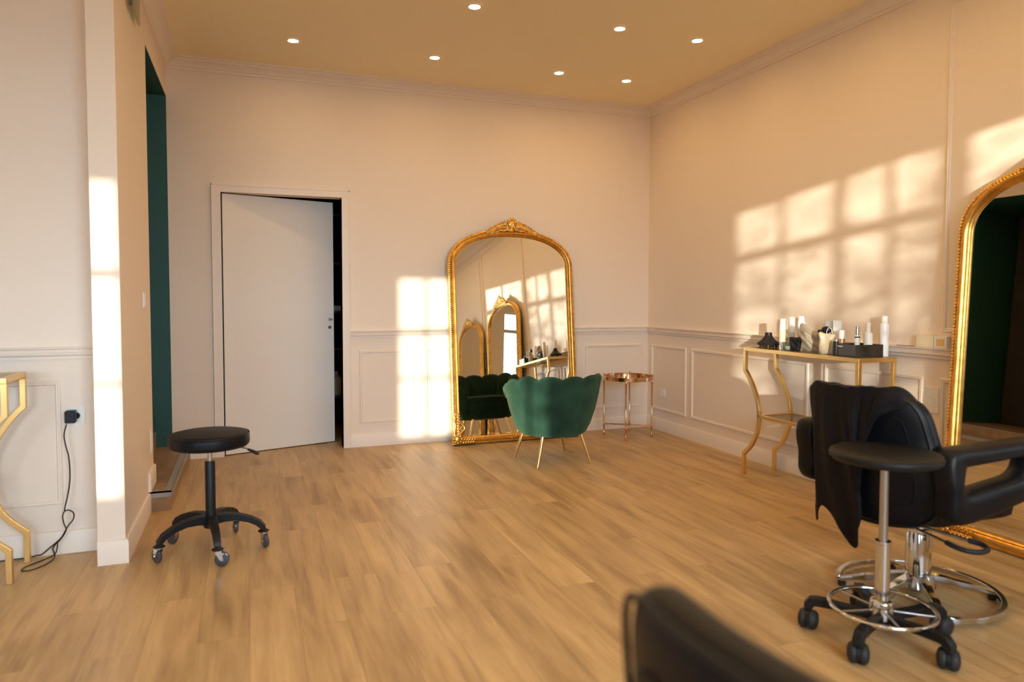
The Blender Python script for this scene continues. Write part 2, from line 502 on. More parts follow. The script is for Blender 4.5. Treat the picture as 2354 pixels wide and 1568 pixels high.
mould('trim_2', CROWN, (0, 0), (0, YW), (-1, 0), H, e0=-1)
mould('trim_3', CROWN, (XL, PY), (XL, 0), (1, 0), H, e1=-1, e0=1)
mould('trim_4', CROWN, (PX0, PY), (XL, PY), (0, -1), H, e1=1)
mould('trim_5', CROWN, (-8, -2.05), (PX0, -2.05), (0, -1), H)
mould('trim_6', RAIL, (-2.946, 0), (0, 0), (0, -1), .945, e1=-1)
mould('trim_7', RAIL, (0, 0), (0, YW), (-1, 0), .945, e0=-1)
mould('trim_8', RAIL, (-8, -2.05), (PX0, -2.05), (0, -1), .985)
mould('baseboard_back', BASE, (-2.946, 0), (0, 0), (0, -1), 0, e1=-1)
mould('baseboard_back_left', BASE, (-4.208, 0), (-4.022, 0), (0, -1), 0)
mould('baseboard_right', BASE, (0, 0), (0, YW), (-1, 0), 0, e0=-1)
mould('baseboard_far_left', BASE, (-8, -2.05), (PX0, -2.05), (0, -1), 0)
mould('baseboard_pier', BASE, (PX0-.0, PY), (XL, PY), (0, -1), 0, e1=1)
mould('baseboard_left', BASE, (XL, PY), (XL, -1.452), (1, 0), 0, e0=1)
mould('baseboard_left_step', BASE, (XL, -1.452), (XL, OY), (1, 0), .122)
# panel frames
PAN = [(0, 0), (.004, .010), (.010, .012), (.014, .008), (.020, .010), (.024, .004), (.026, 0)]   # (offset inward, height)
tn = [8]
def panel(axis, fixed, a0, a1, z0, z1, sgn=-1):
    tn[0] += 1
    m = MB(); loops = []
    for k, (s, h) in enumerate(PAN):
        u0, u1, v0, v1 = a0+s, a1-s, z0+s, z1-s
        pts = [(u0, v0), (u1, v0), (u1, v1), (u0, v1)]
        if axis == 'y': loops.append([(u, fixed+sgn*h, v) for u, v in pts])
        else: loops.append([(fixed+sgn*h, u, v) for u, v in pts])
    m.rings(loops, cap=False)
    struct(m.build('trim_%d' % tn[0], TRIM, None, smooth=0))
panel('y', 0, -2.865, -2.385, .205, .838)
panel('y', 0, -2.290, -.790, .205, .838)
panel('y', 0, -.700, -.085, .205, .838)
for a, b in ((-.672, -.078), (-2.178, -.754), (-3.095, -2.328), (-4.93, -3.205), (-6.70, -5.03), (-8.2, -6.8)): panel('x', 0, a, b, .2, .835)
for a, b in ((-4.93, -3.205), (-6.70, -5.03), (-8.2, -6.8)): panel('x', 0, a, b, 1.10, 2.985)
for a, b in ((-5.95, -4.645), (-7.4, -6.05)): panel('y', -2.05, a, b, .25, .88)

# door: casing and leaf
c = MB()
c.box(-4.016, DX0, -.018, 0, 0, 2.19).box(DX1, -2.948, -.018, 0, 0, 2.19).box(DX0, DX1, -.018, 0, DZ, 2.19)
c.box(-4.022, -4.016, -.022, 0, 0, 2.20).box(-2.948, -2.942, -.022, 0, 0, 2.20).box(-4.022, -2.942, -.022, 0, 2.19, 2.20)
c.box(DX0-.012, DX0, 0, .12, 0, DZ).box(DX1, DX1+.012, 0, .12, 0, DZ)
build_struct(c, 'trim_8_door_casing', TRIM)
bpy.data.objects['trim_8_door_casing'].name = 'trim_30'
dr = struct(empty('door_1', (DX0+.004, .035, 0), (0, 0, radians(16.5))))
MB().box(0, .937, -.02, .02, .008, 2.130).build('door_leaf', mat('door_paint', (.80, .745, .69), .4, spec=.3), dr, smooth=0, bevel=.002)
hd = MB().lathe([(0, -.006), (.012, -.006), (.014, -.003), (.014, 0)], (.897, -.02, 1.10), 20, 'y')
hd.lathe([(0, -.045), (.006, -.045), (.009, -.04), (.009, 0)], (.897, -.02, 1.10), 16, 'y')
hd.build('door_handle', STEEL, dr)
MB().lathe([(.004, -.001), (.006, -.004), (.014, -.004), (.015, 0)], (.897, -.02, 1.03), 20, 'y').box(.894, .900, -.0215, -.0205, 1.02, 1.036).build('keyhole', STEEL, dr)

# ------------------------------------------------------------------ downlights
LAMP = mat('downlight_lens', (1, 1, 1), .5, emis=LAMP_COL, estr=LAMP_STR)
DLR = mat('downlight_ring', (.72, .66, .58), .3, .6)
def downlight():
    e = empty('ceiling_downlight', (0, 0, H))
    MB().lathe([(.036, -.001), (.037, -.006), (.046, -.005), (.048, -.0005)], (0, 0, 0), 28).build('trim_ring', DLR, e)
    MB().lathe([(0, -.0035), (.020, -.0035), (.036, -.002)], (0, 0, 0), 28).build('lens', LAMP, e)
    return e
ORD = [(-3.426, -.72, 'leftmost ceiling spotlight, nearest to the doorway corner'),
       (-2.376, -.73, 'ceiling spotlight in the far row, above the sun patch beside the arched mirror'),
       (-1.32, -.73, 'lit ceiling spotlight in the far row, second from the wall corner'),
       (-.69, -.74, 'lit ceiling spotlight closest to the corner of the two walls'),
       (-2.376, -1.76, 'highest of the ceiling spotlights, cut close to the top of the photo'),
       (-1.325, -1.76, 'lit ceiling spotlight in the near row, middle one of its three'),
       (-.69, -1.76, 'lit ceiling spotlight in the near row, rightmost of all the spotlights')]
dl0 = downlight()
for i, (x, y, lb) in enumerate(ORD):
    o = dl0 if i == 0 else copy_tree(dl0)
    o.location = (x, y, H); tag(o, lb, 'ceiling light', 'recessed ceiling spotlights')

for j, y in enumerate((-2.79, -3.82, -4.85, -5.88)):
    for k, x in enumerate((-3.426, -2.376, -1.325, -.69)):
        o = copy_tree(dl0); o.location = (x, y, H)
        tag(o, 'ceiling spotlight of the rows nearer the camera, above the top of the photo', 'ceiling light', 'spotlights above the frame')

# ------------------------------------------------------------------ sockets, switches, exit sign
def wall_plate(name, loc, rotz, label, cat, hole=True, w=.078, h=.078):
    e = empty(name, loc, (0, 0, rotz))
    MB().box(-w/2, w/2, -.008, 0, -h/2, h/2).build('cover_plate', WHITEP, e, bevel=.002)
    if hole:
        MB().lathe([(0, -.004), (.020, -.004), (.021, -.011), (.024, -.011), (.024, -.007)], (0, 0, 0), 24, 'y').build('socket_well', WHITEP, e)
        p = MB()
        for dx in (-.009, .009): p.lathe([(0, -.0055), (.0026, -.0055), (.0026, -.004)], (dx, 0, 0), 8, 'y')
        p.build('pin_holes', PLASTIC, e)
    else:
        MB().box(-w*.3, w*.3, -.012, -.008, -h*.38, h*.38).build('rocker', WHITEP, e, bevel=.001)
    return tag(e, label, cat)
wall_plate('wall_socket', (0, -.292, .372), radians(-90), 'small white wall socket low on the panelling beside the round gold side table', 'socket')
wall_plate('wall_socket', (0, -3.155, .70), radians(-90), 'sunlit white wall socket on the panelling just left of the big gilt mirror', 'socket', w=.085, h=.15)
wall_plate('wall_socket', (-4.582, -2.05, .695), 0, 'white wall socket with a black plug, beside the left pier', 'socket', w=.082, h=.09)
wall_plate('light_switch', (XL, -1.494, 1.279), radians(90), 'pale light switch on the left pier, beside the dark green opening', 'light switch', False, .07, .09)
wall_plate('wall_socket', (XL, -1.316, .405), radians(90), 'pale blank wall plate low on the left pier above the step', 'wall plate', False, .06, .15)

e = empty('emergency_exit_light', (XL, -1.78, 2.84))
MB().box(0, .055, -.16, .16, .12, .22).build('housing', WHITEP, e, bevel=.006)
MB().box(.018, .030, -.15, .15, -.02, .12).build('acrylic_plate', ACRYL, e, smooth=0, bevel=.001)
MB().box(.016, .032, -.155, -.147, -.02, .12).build('plate_edge', mat('acrylic_edge', (.10, .09, .05), .3), e, smooth=0)
tag(e, 'clear acrylic emergency light high on the left pier near the ceiling', 'emergency light')

# ------------------------------------------------------------------ black charger and cable at the left
e = empty('power_adapter', (-4.598, -2.062, .70))
MB().box(-.022, .024, -.055, -.004, -.032, .030).build('adapter_body', PLASTIC, e, bevel=.006, segs=3)
MB().lathe([(0, -.004), (.017, -.004), (.018, .003), (0, .003)], (.018, .002, -.002), 18, 'y').build('plug', PLASTIC, e)
def cp(px, py, y=-2.10): return (-4.62+(px-155)*.00192, y, .74-(py-937)*.00222)
pts = [cp(158, 972), cp(152, 995), cp(155, 1020), cp(161, 1045), cp(163, 1080), cp(161, 1110), cp(155, 1140), cp(150, 1165, -2.11),
       cp(160, 1164, -2.12), cp(171, 1172, -2.12), cp(170, 1186, -2.12), cp(158, 1200, -2.11), cp(150, 1212), cp(140, 1228), cp(128, 1238),
       cp(112, 1250), cp(95, 1262), (-4.755, -2.088, .014), (-4.80, -2.085, .006), (-4.93, -2.09, .005), (-5.10, -2.10, .005)]
loop = [cp(150, 1165), cp(144, 1180), cp(147, 1198), cp(151, 1212), cp(138, 1232), cp(126, 1242), cp(120, 1252), (-4.682, -2.11, .035), (-4.672, -2.14, .010),
        (-4.690, -2.21, .005), (-4.735, -2.27, .005), (-4.775, -2.27, .005), (-4.775, -2.22, .005), (-4.72, -2.15, .006), (-4.675, -2.125, .02), cp(130, 1250), cp(131, 1238)]
off = Vector((-4.598, -2.062, .70))
mb = MB().tube([Vector(p)-off for p in smooth_path(pts, 130)], .0032, 8)
mb.tube([Vector(p)-off for p in smooth_path(loop, 110)], .0030, 8)
mb.build('cable', PLASTIC, e)
tag(e, 'black power plug with a long looped cable hanging down to the floor', 'charger')

# ------------------------------------------------------------------ gilt arched floor mirror
def ornate_mirror(W=1.22, HT=1.925):
    e = empty('arched_floor_mirror', (0, 0, 0))
    zs, b, nn = HT-.345, .345, 2.25
    def outline(inset):
        a = W/2-inset; bb = b-inset
        pts = [(-a, inset), (-a, .3), (-a, .6), (-a, .9), (-a, 1.2), (-a, 1.4)]
        K = 48
        for i in range(K+1):
            t = pi-pi*i/K
            c, s_ = cos(t), sin(t)
            pts.append((a*math.copysign(abs(c)**(2/nn), c), zs+bb*abs(s_)**(2/nn)))
        pts += [(a, 1.4), (a, 1.2), (a, .9), (a, .6), (a, .3), (a, inset)]
        for i in range(1, 8): pts.append((a-2*a*i/8, inset))
        return pts
    prof = [(0, .03), (0, .0), (.003, -.012), (.010, -.016), (.020, -.016), (.026, -.022), (.034, -.028), (.042, -.026), (.047, -.016), (.052, -.012),
            (.058, -.016), (.064, -.012), (.068, -.004), (.070, .012), (.068, .03)]
    rings = [[(x, y, z) for x, z in outline(s)] for s, y in prof]
    fr = MB().rings(rings+[rings[0]], cap=False)
    fr.build('gilt_frame', GOLD, e, smooth=40)
    # ribbed bead row along the outer edge
    o = outline(.014); o = resample(o+[o[0]], 331)[:-1]
    bd = MB()
    for (x, z) in o:
        if z > .06: bd.sphere((x, -.018, z), (.0072, .0075, .0072), n=7, m=5)
    bd.build('bead_row', GOLDB, e)
    # mirror sheet
    g = MB(); ol = outline(.062)
    g.rings([[(x, .004, z) for x, z in ol], [(x, .010, z) for x, z in ol]])
    g.build('mirror_glass', MIRR, e, smooth=0)
    bk = MB(); ol = outline(.03)
    bk.rings([[(x, .012, z) for x, z in ol], [(x, .028, z) for x, z in ol]])
    bk.build('backing_board', mat('backing', (.12, .08, .05), .8), e, smooth=0)
    # ornaments
    def leaf(m, x, z, ang, L, wd, y=-.026, lift=.3):
        c_, s_ = cos(ang), sin(ang)
        R = Matrix(((c_, 0, -s_), (0, 1, 0), (s_, 0, c_)))
        m.sphere((x+c_*L*.5, y, z+s_*L*.5), (L*.5, .008, wd*.5), R, n=8, m=6)
        m.sphere((x+c_*L*.9, y-.006, z+s_*L*.9), (wd*.36, .007, wd*.36), R, n=7, m=5)
    cr = MB(); zt = HT-.012
    # central palmette: a flaring vase with rolled lobes
    cr.rings([[(x*w_, -.030-.014*cos(x*1.5), zt-.012+h) for x in (-1, -.6, -.2, .2, .6, 1)]+[(x*w_, -.010, zt-.012+h) for x in (1, .6, .2, -.2, -.6, -1)]
              for w_, h in ((.034, 0), (.028, .012), (.018, .035), (.020, .058), (.030, .078), (.034, .088))])
    for k in range(5):
        a = radians(90+(k-2)*19)
        L = .104-abs(k-2)*.009
        leaf(cr, (k-2)*.006, zt+.012, a, L, .034, -.042)
        cr.sphere((cos(a)*L*.86+(k-2)*.006, -.048, zt+.012+sin(a)*L*.86), (.0155, .012, .0155), n=10, m=7)
    for sx in (-1, 1):
        # outer volute of the vase
        cr.tube([(sx*(.036+.012*cos(t*.7+2.2)), -.036, zt+.030+.020*sin(t*.7+2.2)) for t in range(8)], .007, 7)
        for k in range(10):
            u = k/9
            x = sx*(.048+.172*u); z = zt+.030*(1-u)**1.2-.034*u*u
            for da, L, wd, yy in ((62-22*u, .058-.022*u, .020, -.034), (30-18*u, .060-.020*u, .019, -.040), (-14-10*u, .046-.014*u, .018, -.036)):
                a = radians(da) if sx > 0 else radians(180-da)
                leaf(cr, x, z, a, L, wd, yy)
        sc = [(sx*(.03+.195*i/14), -.036, zt-.004+.006*sin(i*1.3)-.040*(i/14)**2) for i in range(15)]
        cr.tube(sc, [.011-.0004*i for i in range(15)], 8)
    cr.build('carved_crest', GOLD, e, smooth=60)
    for sx in (-1, 1):
        co = MB(); x0 = sx*(W/2-.03)
        for k in range(9):
            u = k/8
            leaf(co, x0-sx*.004, .055+.20*u, radians(90-sx*(-26-10*u)), .05-.012*u, .020, -.028)
            leaf(co, x0+sx*.002, .05+.20*u, radians(90+sx*(-34+8*u)), .055-.02*u, .020, -.032)
            if k < 6: leaf(co, x0-sx*(.03+.19*u), .035, radians(90+sx*(50+20*u)), .05-.016*u, .020, -.030)
            if k < 6: leaf(co, x0-sx*(.02+.19*u), .030, radians(90+sx*(112)), .04-.012*u, .018, -.032)
        co.sphere((x0-sx*.006, -.036, .052), (.036, .014, .036), n=12, m=8)
        for k in range(8):
            a = 2*pi*k/8
            co.sphere((x0-sx*.006+.034*cos(a), -.040, .056+.034*sin(a)), (.014, .010, .014), n=8, m=5)
        co.tube([(x0-sx*(.02+.05*sin(i*.5)), -.040, .10+.016*i) for i in range(9)], .008, 7)
        co.tube([(x0+sx*.012, -.030, .03), (x0+sx*.024, -.034, .10), (x0+sx*.010, -.030, .17), (x0+sx*.022, -.030, .24), (x0+sx*.004, -.028, .29)], [.012, .013, .010, .011, .004], 8)
        co.build('corner_ornament', GOLD, e, smooth=60)
    bo = MB()
    for k in range(7): leaf(bo, (k-3)*.02, .038-.004*abs(k-3), radians(90+(3-k)*22), .028, .016, -.034)
    bo.build('bottom_ornament', GOLD, e, smooth=60)
    return e
m0 = ornate_mirror()
m0.location = (-1.49, -.238, .003); m0.rotation_euler = (radians(-5.7), 0, radians(0.8))
tag(m0, 'gilt arched floor mirror leaning on the back wall behind the green armchair', 'mirror', 'gilt arched floor mirrors')
for (y, sc, lb) in ((-3.985, 1.04, 'large gilt arched mirror on the right wall, cut by the right edge'),
                    (-5.55, 1.0, 'gilt arched mirror seen only reflected, the smaller of the two whole reflections'),
                    (-7.10, 1.0, 'gilt arched mirror whose curved edge shows at the reflection\'s far left')):
    m = copy_tree(m0); m.scale = (sc, 1, sc)
    m.location = (-.155, y, .002); m.rotation_euler = (radians(-2.8), 0, radians(-90))
    tag(m, lb, 'mirror')

# ------------------------------------------------------------------ green shell armchair
def armchair():
    e = empty('shell_armchair', (-1.504, -1.035, 0), (0, 0, radians(4)))
    NT = 121; A = radians(128)
    def prof(th):
        q = abs(th)/A
        n_s = 9
        ph = (th+A)/(2*A)*n_s
        sc = abs(sin(pi*ph))**.6
        top = .665-.13*max(0, (q-.42)/.58)**1.5+.030*sc
        rad = [(.255, .232), (.276, .252), (.306, .31), (.340, .42), (.368, .54), (.386, top-.05), (.392, top-.022)]
        loop = [(r+(.006*sc if z > .4 else .003*sc), z) for r, z in rad]
        loop += [(.388, top-.004), (.374, top+.006), (.352, top+.004), (.336, top-.010), (.330-.0*sc, top-.035)]
        inn = [(.318, top-.09), (.300, .50), (.285, .43), (.270, .36), (.22, .30)]
        loop += [(r-.022*sc, z) for r, z in inn]
        return loop, sc
    rings = []
    for i in range(NT):
        th = -A+2*A*i/(NT-1)
        loop, sc = prof(th)
        ang = -pi/2+th
        ring = [(r*1.0*cos(ang), r*.94*sin(ang), z) for r, z in loop]
        rings.append(ring)
    # round the two arm fronts
    for end, stp in ((0, 1), (-1, -1)):
        base = rings[end]; cx = sum(p[0] for p in base)/len(base); cy = sum(p[1] for p in base)/len(base)
        th = (-A if end == 0 else A); ang = -pi/2+th
        tang = Vector((-sin(ang), cos(ang)))*(-1 if end == 0 else 1)
        extra = []
        cr_ = sum(sqrt(p[0]**2+p[1]**2) for p in base)/len(base)
        cz = sum(p[2] for p in base)/len(base)
        for k, (sf, mv) in enumerate(((.93, .016), (.75, .028), (.45, .034))):
            rg = []
            for p in base:
                c0 = Vector((cr_*cos(ang), cr_*.94*sin(ang), cz))
                q = c0+(Vector(p)-c0)*Vector((1, 1, 1)).length/sqrt(3)*sf
                rg.append((q.x+tang.x*mv, q.y+tang.y*mv, q.z))
            extra.append(rg)
        rings = (list(reversed(extra))+rings) if end == 0 else (rings+extra)
    MB().rings(rings).build('scalloped_backrest', VELVET, e, smooth=50)
    # piping on the rim
    pip = []
    for i in range(NT):
        th = -A+2*A*i/(NT-1); loop, sc = prof(th); ang = -pi/2+th
        r, z = loop[8]
        pip.append((r*cos(ang), r*.94*sin(ang), z+.001))
    MB().tube(pip, .0045, 7).build('rim_piping', PIPING, e)
    body = MB().lathe([(0, .225), (.20, .225), (.245, .229), (.268, .245), (.285, .30), (.296, .36), (.292, .385), (.27, .39), (0, .39)], (0, 0, 0), 64)
    body.build('seat_base', VELVET, e, smooth=50)
    cu = MB().lathe([(0, .385), (.24, .385), (.272, .392), (.284, .412), (.282, .432), (.262, .448), (.20, .456), (0, .460)], (0, .02, 0), 64)
    cu.build('seat_cushion', VELVET, e, smooth=50)
    MB().tube([(.283*cos(2*pi*i/72), .02+.283*sin(2*pi*i/72), .436) for i in range(72)], .004, 6, closed=True).build('cushion_piping', PIPING, e)
    for ax in (-1, 1):
        for ay in (-1, 1):
            m = MB(); top = Vector((ax*.165, ay*.165, .24)); bot = Vector((ax*.232, ay*.208, .004))
            m.tube([top, top.lerp(bot, .5), bot], [.0135, .0115, .0085], 14)
            lg = m.build('leg', BRASS, e)
            MB().lathe([(0, 0), (.013, 0), (.013, .006), (.009, .009), (0, .009)], (bot.x, bot.y, 0), 14).build('foot_cap', BRASS, lg)
    return tag(e, 'dark green velvet shell armchair with a scalloped back and gold legs', 'armchair')
armchair()

# ------------------------------------------------------------------ round gold side table
def side_table():
    e = empty('round_side_table', (-.435, -.367, 0), (0, 0, radians(11)))
    r = .222
    MB().lathe([(r-.005, .530), (r, .530), (r+.004, .533), (r+.004, .566), (r, .570), (r-.005, .568), (r-.006, .540), (r-.005, .530)], (0, 0, 0), 72).build('rim', ROSE, e, smooth=40)
    MB().lathe([(0, .536), (r-.006, .536), (r-.006, .543), (0, .543)], (0, 0, 0), 72).build('tabletop', mat('tray_mirror', (.75, .68, .62), .08, 1.0), e, smooth=40)
    pts = []
    for k in range(4):
        a = radians(45+90*k+0)
        x, y = (r+.0)*cos(a), (r+.0)*sin(a)
        pts.append((x, y))
        m = MB().lathe([(0, 0), (.010, 0), (.012, .004), (.012, .012), (.008, .016), (.009, .030), (.0075, .034), (.0075, .095), (.010, .098), (.010, .112), (.0075, .115),
                        (.0075, .50), (.010, .505), (.010, .520), (.008, .524), (.0085, .572), (.011, .575), (.008, .583), (0, .586)], (x, y, 0), 14)
        m.build('leg', ROSE, e, smooth=40)
    m = MB().tube([(pts[0][0], pts[0][1], .105), (pts[2][0], pts[2][1], .105)], .006, 10)
    m.tube([(pts[1][0], pts[1][1], .105), (pts[3][0], pts[3][1], .105)], .006, 10)
    m.sphere((0, 0, .105), .012)
    m.build('cross_stretcher', ROSE, e)
    MB().box(-.010, .010, r-.012, r-.006, .548, .580).build('rim_glint', WHITEL, e)  # white chip modelled in place of a sunlit leg reflection on the rim
    MB().box(.020, .040, -r-.008, -r-.004, .535, .562).build('rim_glint', WHITEL, e)  # second modelled highlight, on the opposite side of the rim
    return tag(e, 'round rose-gold side table with a tray top in the corner of the room', 'side table')
side_table()

# ------------------------------------------------------------------ brass consoles
def console():
    # local x along the length (0..1.05), y depth (0 = front, .305 = wall side)
    e = empty('brass_console_table', (0, 0, 0))
    LN, DP, HT, T = 1.05, .305, .935, .026
    m = MB()
    z = HT-T/2
    h = T/2
    m.box(0, LN, 0, T, HT-T, HT).box(0, LN, DP-T, DP, HT-T, HT).box(0, T, T, DP-T, HT-T, HT).box(LN-T, LN, T, DP-T, HT-T, HT)
    m.build('top_frame', BRASS, e, bevel=.002)
    MB().box(T, LN-T, T, DP-T, HT-.010, HT-.001).build('glass_top', GLASST, e, smooth=0)
    for y in (T/2, DP-T/2):
        for s in (0, 1):
            def X(u): return u if s == 0 else LN-u
            path = [(X(h), y, HT-T), (X(h), y, .770)]
            arc = smooth_path([(h, .770), (.085, .68), (.15, .56), (.172, .455), (.155, .34), (.10, .235), (.030, .165), (h, .158)], 26)
            path = [(X(h), y, HT-T), (X(h), y, .765)]+[(X(u), y, zz) for u, zz in arc[1:-1]]+[(X(h), y, .15), (X(h), y, 0)]
            MB().bar(path, T*1.0, T, side=(0, 1, 0)).build('leg', BRASS, e, bevel=.002)
    m = MB(); a = .168
    m.box(a, LN-a, 0, T*.8, .438, .460).box(a, LN-a, DP-T*.8, DP, .438, .460).box(a, a+T*.8, T*.8, DP-T*.8, .438, .460).box(LN-a-T*.8, LN-a, T*.8, DP-T*.8, .438, .460)
    m.build('shelf_frame', BRASS, e, bevel=.002)
    MB().box(a+T*.8, LN-a-T*.8, T*.8, DP-T*.8, .448, .456).build('glass_shelf', GLASST, e, smooth=0)
    return e
c0 = console()
# right console: local x -> -y, local y(depth) -> +x
c0.location = (-.352, -1.895, 0); c0.rotation_euler = (0, 0, radians(-90))
tag(c0, 'gold metal console table with curved legs on the right wall holding bottles', 'console table', 'matching gold console tables')
c1 = copy_tree(c0)
# left console stands on the wall at the far left; only its right end shows
c1.location = (-4.772-1.05, -2.425, 0); c1.rotation_euler = (0, 0, 0)
tag(c1, 'empty gold console table cut by the left edge of the photo', 'console table')

# ------------------------------------------------------------------ stools
def caster(parent, x, y, ang, R=.027, fork=CHROME, wheelm=WHEELG, plate=True, ztop=.085):
    cm = empty('caster', (x, y, 0), (0, 0, ang))
    return cm
def rolling_stool():
    e = empty('rolling_stool', (-3.952, -2.262, 0), (0, 0, radians(-81)))
    MB().lathe([(0, .535), (.165, .535), (.183, .539), (.191, .548), (.193, .560), (.193, .585), (.190, .598), (.182, .605), (.165, .609), (0, .611)], (0, 0, 0), 72).build('seat', LEATHER, e, smooth=50)
    MB().tube([(.1905*cos(2*pi*i/72), .1905*sin(2*pi*i/72), .600) for i in range(72)], .003, 6, closed=True).build('seam', LEATHERM, e)
    MB().lathe([(0, .535), (.095, .535), (.06, .518), (.045, .512), (0, .512)], (0, 0, 0), 32).build('seat_plate', mat('pale_steel', (.6, .55, .5), .4, .7), e)
    lv = MB().tube([(.0, .02, .524), (.03, .13, .526), (.05, .17, .517), (.06, .185, .508)], .0035, 8).build('height_lever', STEEL, e)
    MB().tube([(.055, .175, .513), (.068, .203, .500), (.074, .216, .492), (.078, .226, .487)], [.006, .0085, .0095, .006], 10).build('grip', PLASTIC, lv)
    MB().lathe([(0, .44), (.0115, .44), (.0115, .515), (0, .515)], (0, 0, 0), 20).build('piston', CHROME, e)
    MB().lathe([(0, .145), (.025, .145), (.025, .455), (.023, .460), (.0, .460)], (0, 0, 0), 28).build('column_sleeve', PLASTIC, e, smooth=40)
    hub = MB().lathe([(0, .118), (.030, .118), (.036, .125), (.034, .165), (.028, .178), (0, .178)], (0, 0, 0), 28)
    for k in range(5):
        a = 2*pi*k/5; c_, s_ = cos(a), sin(a)
        prof = [(.018, .158), (.07, .168), (.13, .166), (.19, .150), (.232, .128), (.254, .104), (.260, .090)]
        hub.bar([(r*c_, r*s_, z) for r, z in prof], [.050, .044, .040, .037, .034, .032, .030], [.046, .042, .034, .030, .030, .026, .012])
        hub.lathe([(0, .080), (.027, .080), (.029, .085), (.017, .092), (.010, .10), (0, .11)], (.256*c_, .256*s_, 0), 18)
    hub.build('star_base', PLASTIC, e, smooth=50, bevel=.004)
    for k in range(5):
        a = 2*pi*k/5
        ca = a+radians([70, -60, 40, 100, -80][k])
        ox, oy = .256*cos(a), .256*sin(a)
        d = Vector((cos(ca), sin(ca), 0)); sd = Vector((-sin(ca), cos(ca), 0))
        wc = Vector((ox, oy, .0355))+d*.020
        f = MB()
        for sg in (-1, 1):
            P = [Vector((ox, oy, .079))+sd*.0135*sg-d*.014, Vector((ox, oy, .079))+sd*.0135*sg+d*.020, wc+sd*.0135*sg+d*.008-Vector((0, 0, .006)), wc+sd*.0135*sg-d*.010]
            f.rings([P, [p+sd*.0018*sg for p in P]])
        f.tube([wc-sd*.018, wc+sd*.018], .0045, 8)
        f.lathe([(0, .074), (.020, .074), (.020, .080), (0, .080)], (ox, oy, 0), 20)
        fk = f.build('caster', CHROME, e, smooth=30)
        wv = MB()
        R = Matrix((d, sd, Vector((0, 0, 1)))).transposed()
        prof = [(.008, -.012), (.026, -.012), (.034, -.008), (.0355, 0), (.034, .008), (.026, .012), (.008, .012)]
        rs = [[wc+R @ Vector((r*cos(2*pi*j/24), h, r*sin(2*pi*j/24))) for j in range(24)] for r, h in prof]
        wv.rings(rs); wv.build('wheel', WHEELG, fk, smooth=40)
    return tag(e, 'low black rolling stool with five wheels standing beside the left pier', 'stool')
rolling_stool()

def ring_stool():
    e = empty('drafting_stool', (-1.525, -4.18, 0), (0, 0, radians(-82.5)))
    MB().lathe([(0, .684), (.16, .684), (.183, .690), (.193, .700), (.195, .710), (.190, .720), (.175, .727), (.10, .729), (0, .728)], (0, 0, 0), 72).build('seat', LEATHERM, e, smooth=60)
    MB().lathe([(0, .676), (.075, .676), (.078, .684), (0, .684)], (0, 0, 0), 32).build('seat_plate', PLASTIC, e)
    MB().lathe([(0, .36), (.0155, .36), (.0155, .655), (.019, .657), (.019, .676), (0, .676)], (0, 0, 0), 28).build('piston', STEEL, e)
    MB().lathe([(0, .10), (.026, .10), (.026, .372), (.028, .374), (.028, .384), (.018, .388), (0, .388)], (0, 0, 0), 32).build('column_sleeve', CHROME, e, smooth=40)
    lv = MB().tube([(-.02, -.02, .668), (-.09, .07, .662), (-.14, .11, .655), (-.155, .12, .650)], .004, 8).build('height_lever', STEEL, e)
    # chrome foot ring with spokes
    fr = MB().tube([(.183*cos(2*pi*i/64), .183*sin(2*pi*i/64), .128) for i in range(64)], .0085, 10, closed=True)
    for k in range(5):
        a = radians(36)+2*pi*k/5
        fr.tube([(.03*cos(a), .03*sin(a), .120), (.180*cos(a), .180*sin(a), .126)], .005, 8)
    fr.lathe([(.0265, .085), (.040, .088), (.042, .10), (.042, .15), (.037, .158), (.0265, .160)], (0, 0, 0), 32)
    fr.build('foot_ring', CHROME, e, smooth=50)
    b = MB().lathe([(0, .070), (.034, .070), (.038, .076), (.038, .10), (.0, .10)], (0, 0, 0), 24)
    for k in range(5):
        a = 2*pi*k/5; c_, s_ = cos(a), sin(a)
        pr = smooth_path([(.02, .092), (.12, .100), (.20, .107), (.238, .106), (.254, .094), (.256, .070)], 14)
        b.bar([(r*c_, r*s_, z) for r, z in pr], [.036]*14, [.030]*8+[.032, .034, .034, .034, .032, .030])
    b.build('star_base', PLASTIC, e, smooth=50, bevel=.004)
    for k in range(5):
        a = 2*pi*k/5; ca = a+radians([120, 20, -70, 80, 200][k])
        ox, oy = .252*cos(a), .252*sin(a)
        d = Vector((cos(ca), sin(ca), 0)); sd = Vector((-sin(ca), cos(ca), 0))
        f = MB()
        wc = Vector((ox, oy, .0375))+d*.014
        R = Matrix((d, sd, Vector((0, 0, 1)))).transposed()
        # hood
        rs = []
        for h in (-.006, .006):
            rs.append([wc+R @ Vector((rr*cos(t), h, rr*sin(t))) for rr, t in [(.039, radians(q)) for q in range(-20, 201, 20)]+[(.020, radians(q)) for q in range(200, -21, -20)]])
        f.rings(rs); f.tube([(ox, oy, .060), (ox, oy, .084)], .012, 12)
        fk = f.build('caster', PLASTIC, e, smooth=40)
        wv = MB()
        for sg in (-1, 1):
            prof = [(.002, .006*sg), (.034, .006*sg), (.0375, .012*sg), (.037, .022*sg), (.030, .032*sg), (.014, .037*sg), (.001, .038*sg)]
            wv.rings([[wc+R @ Vector((r*cos(2*pi*j/24), h, r*sin(2*pi*j/24))) for j in range(24)] for r, h in prof])
        wv.build('wheel', RUBBER, fk, smooth=40)
    return tag(e, 'tall black stool with a chrome foot ring in front of the salon chair', 'stool')
ring_stool()

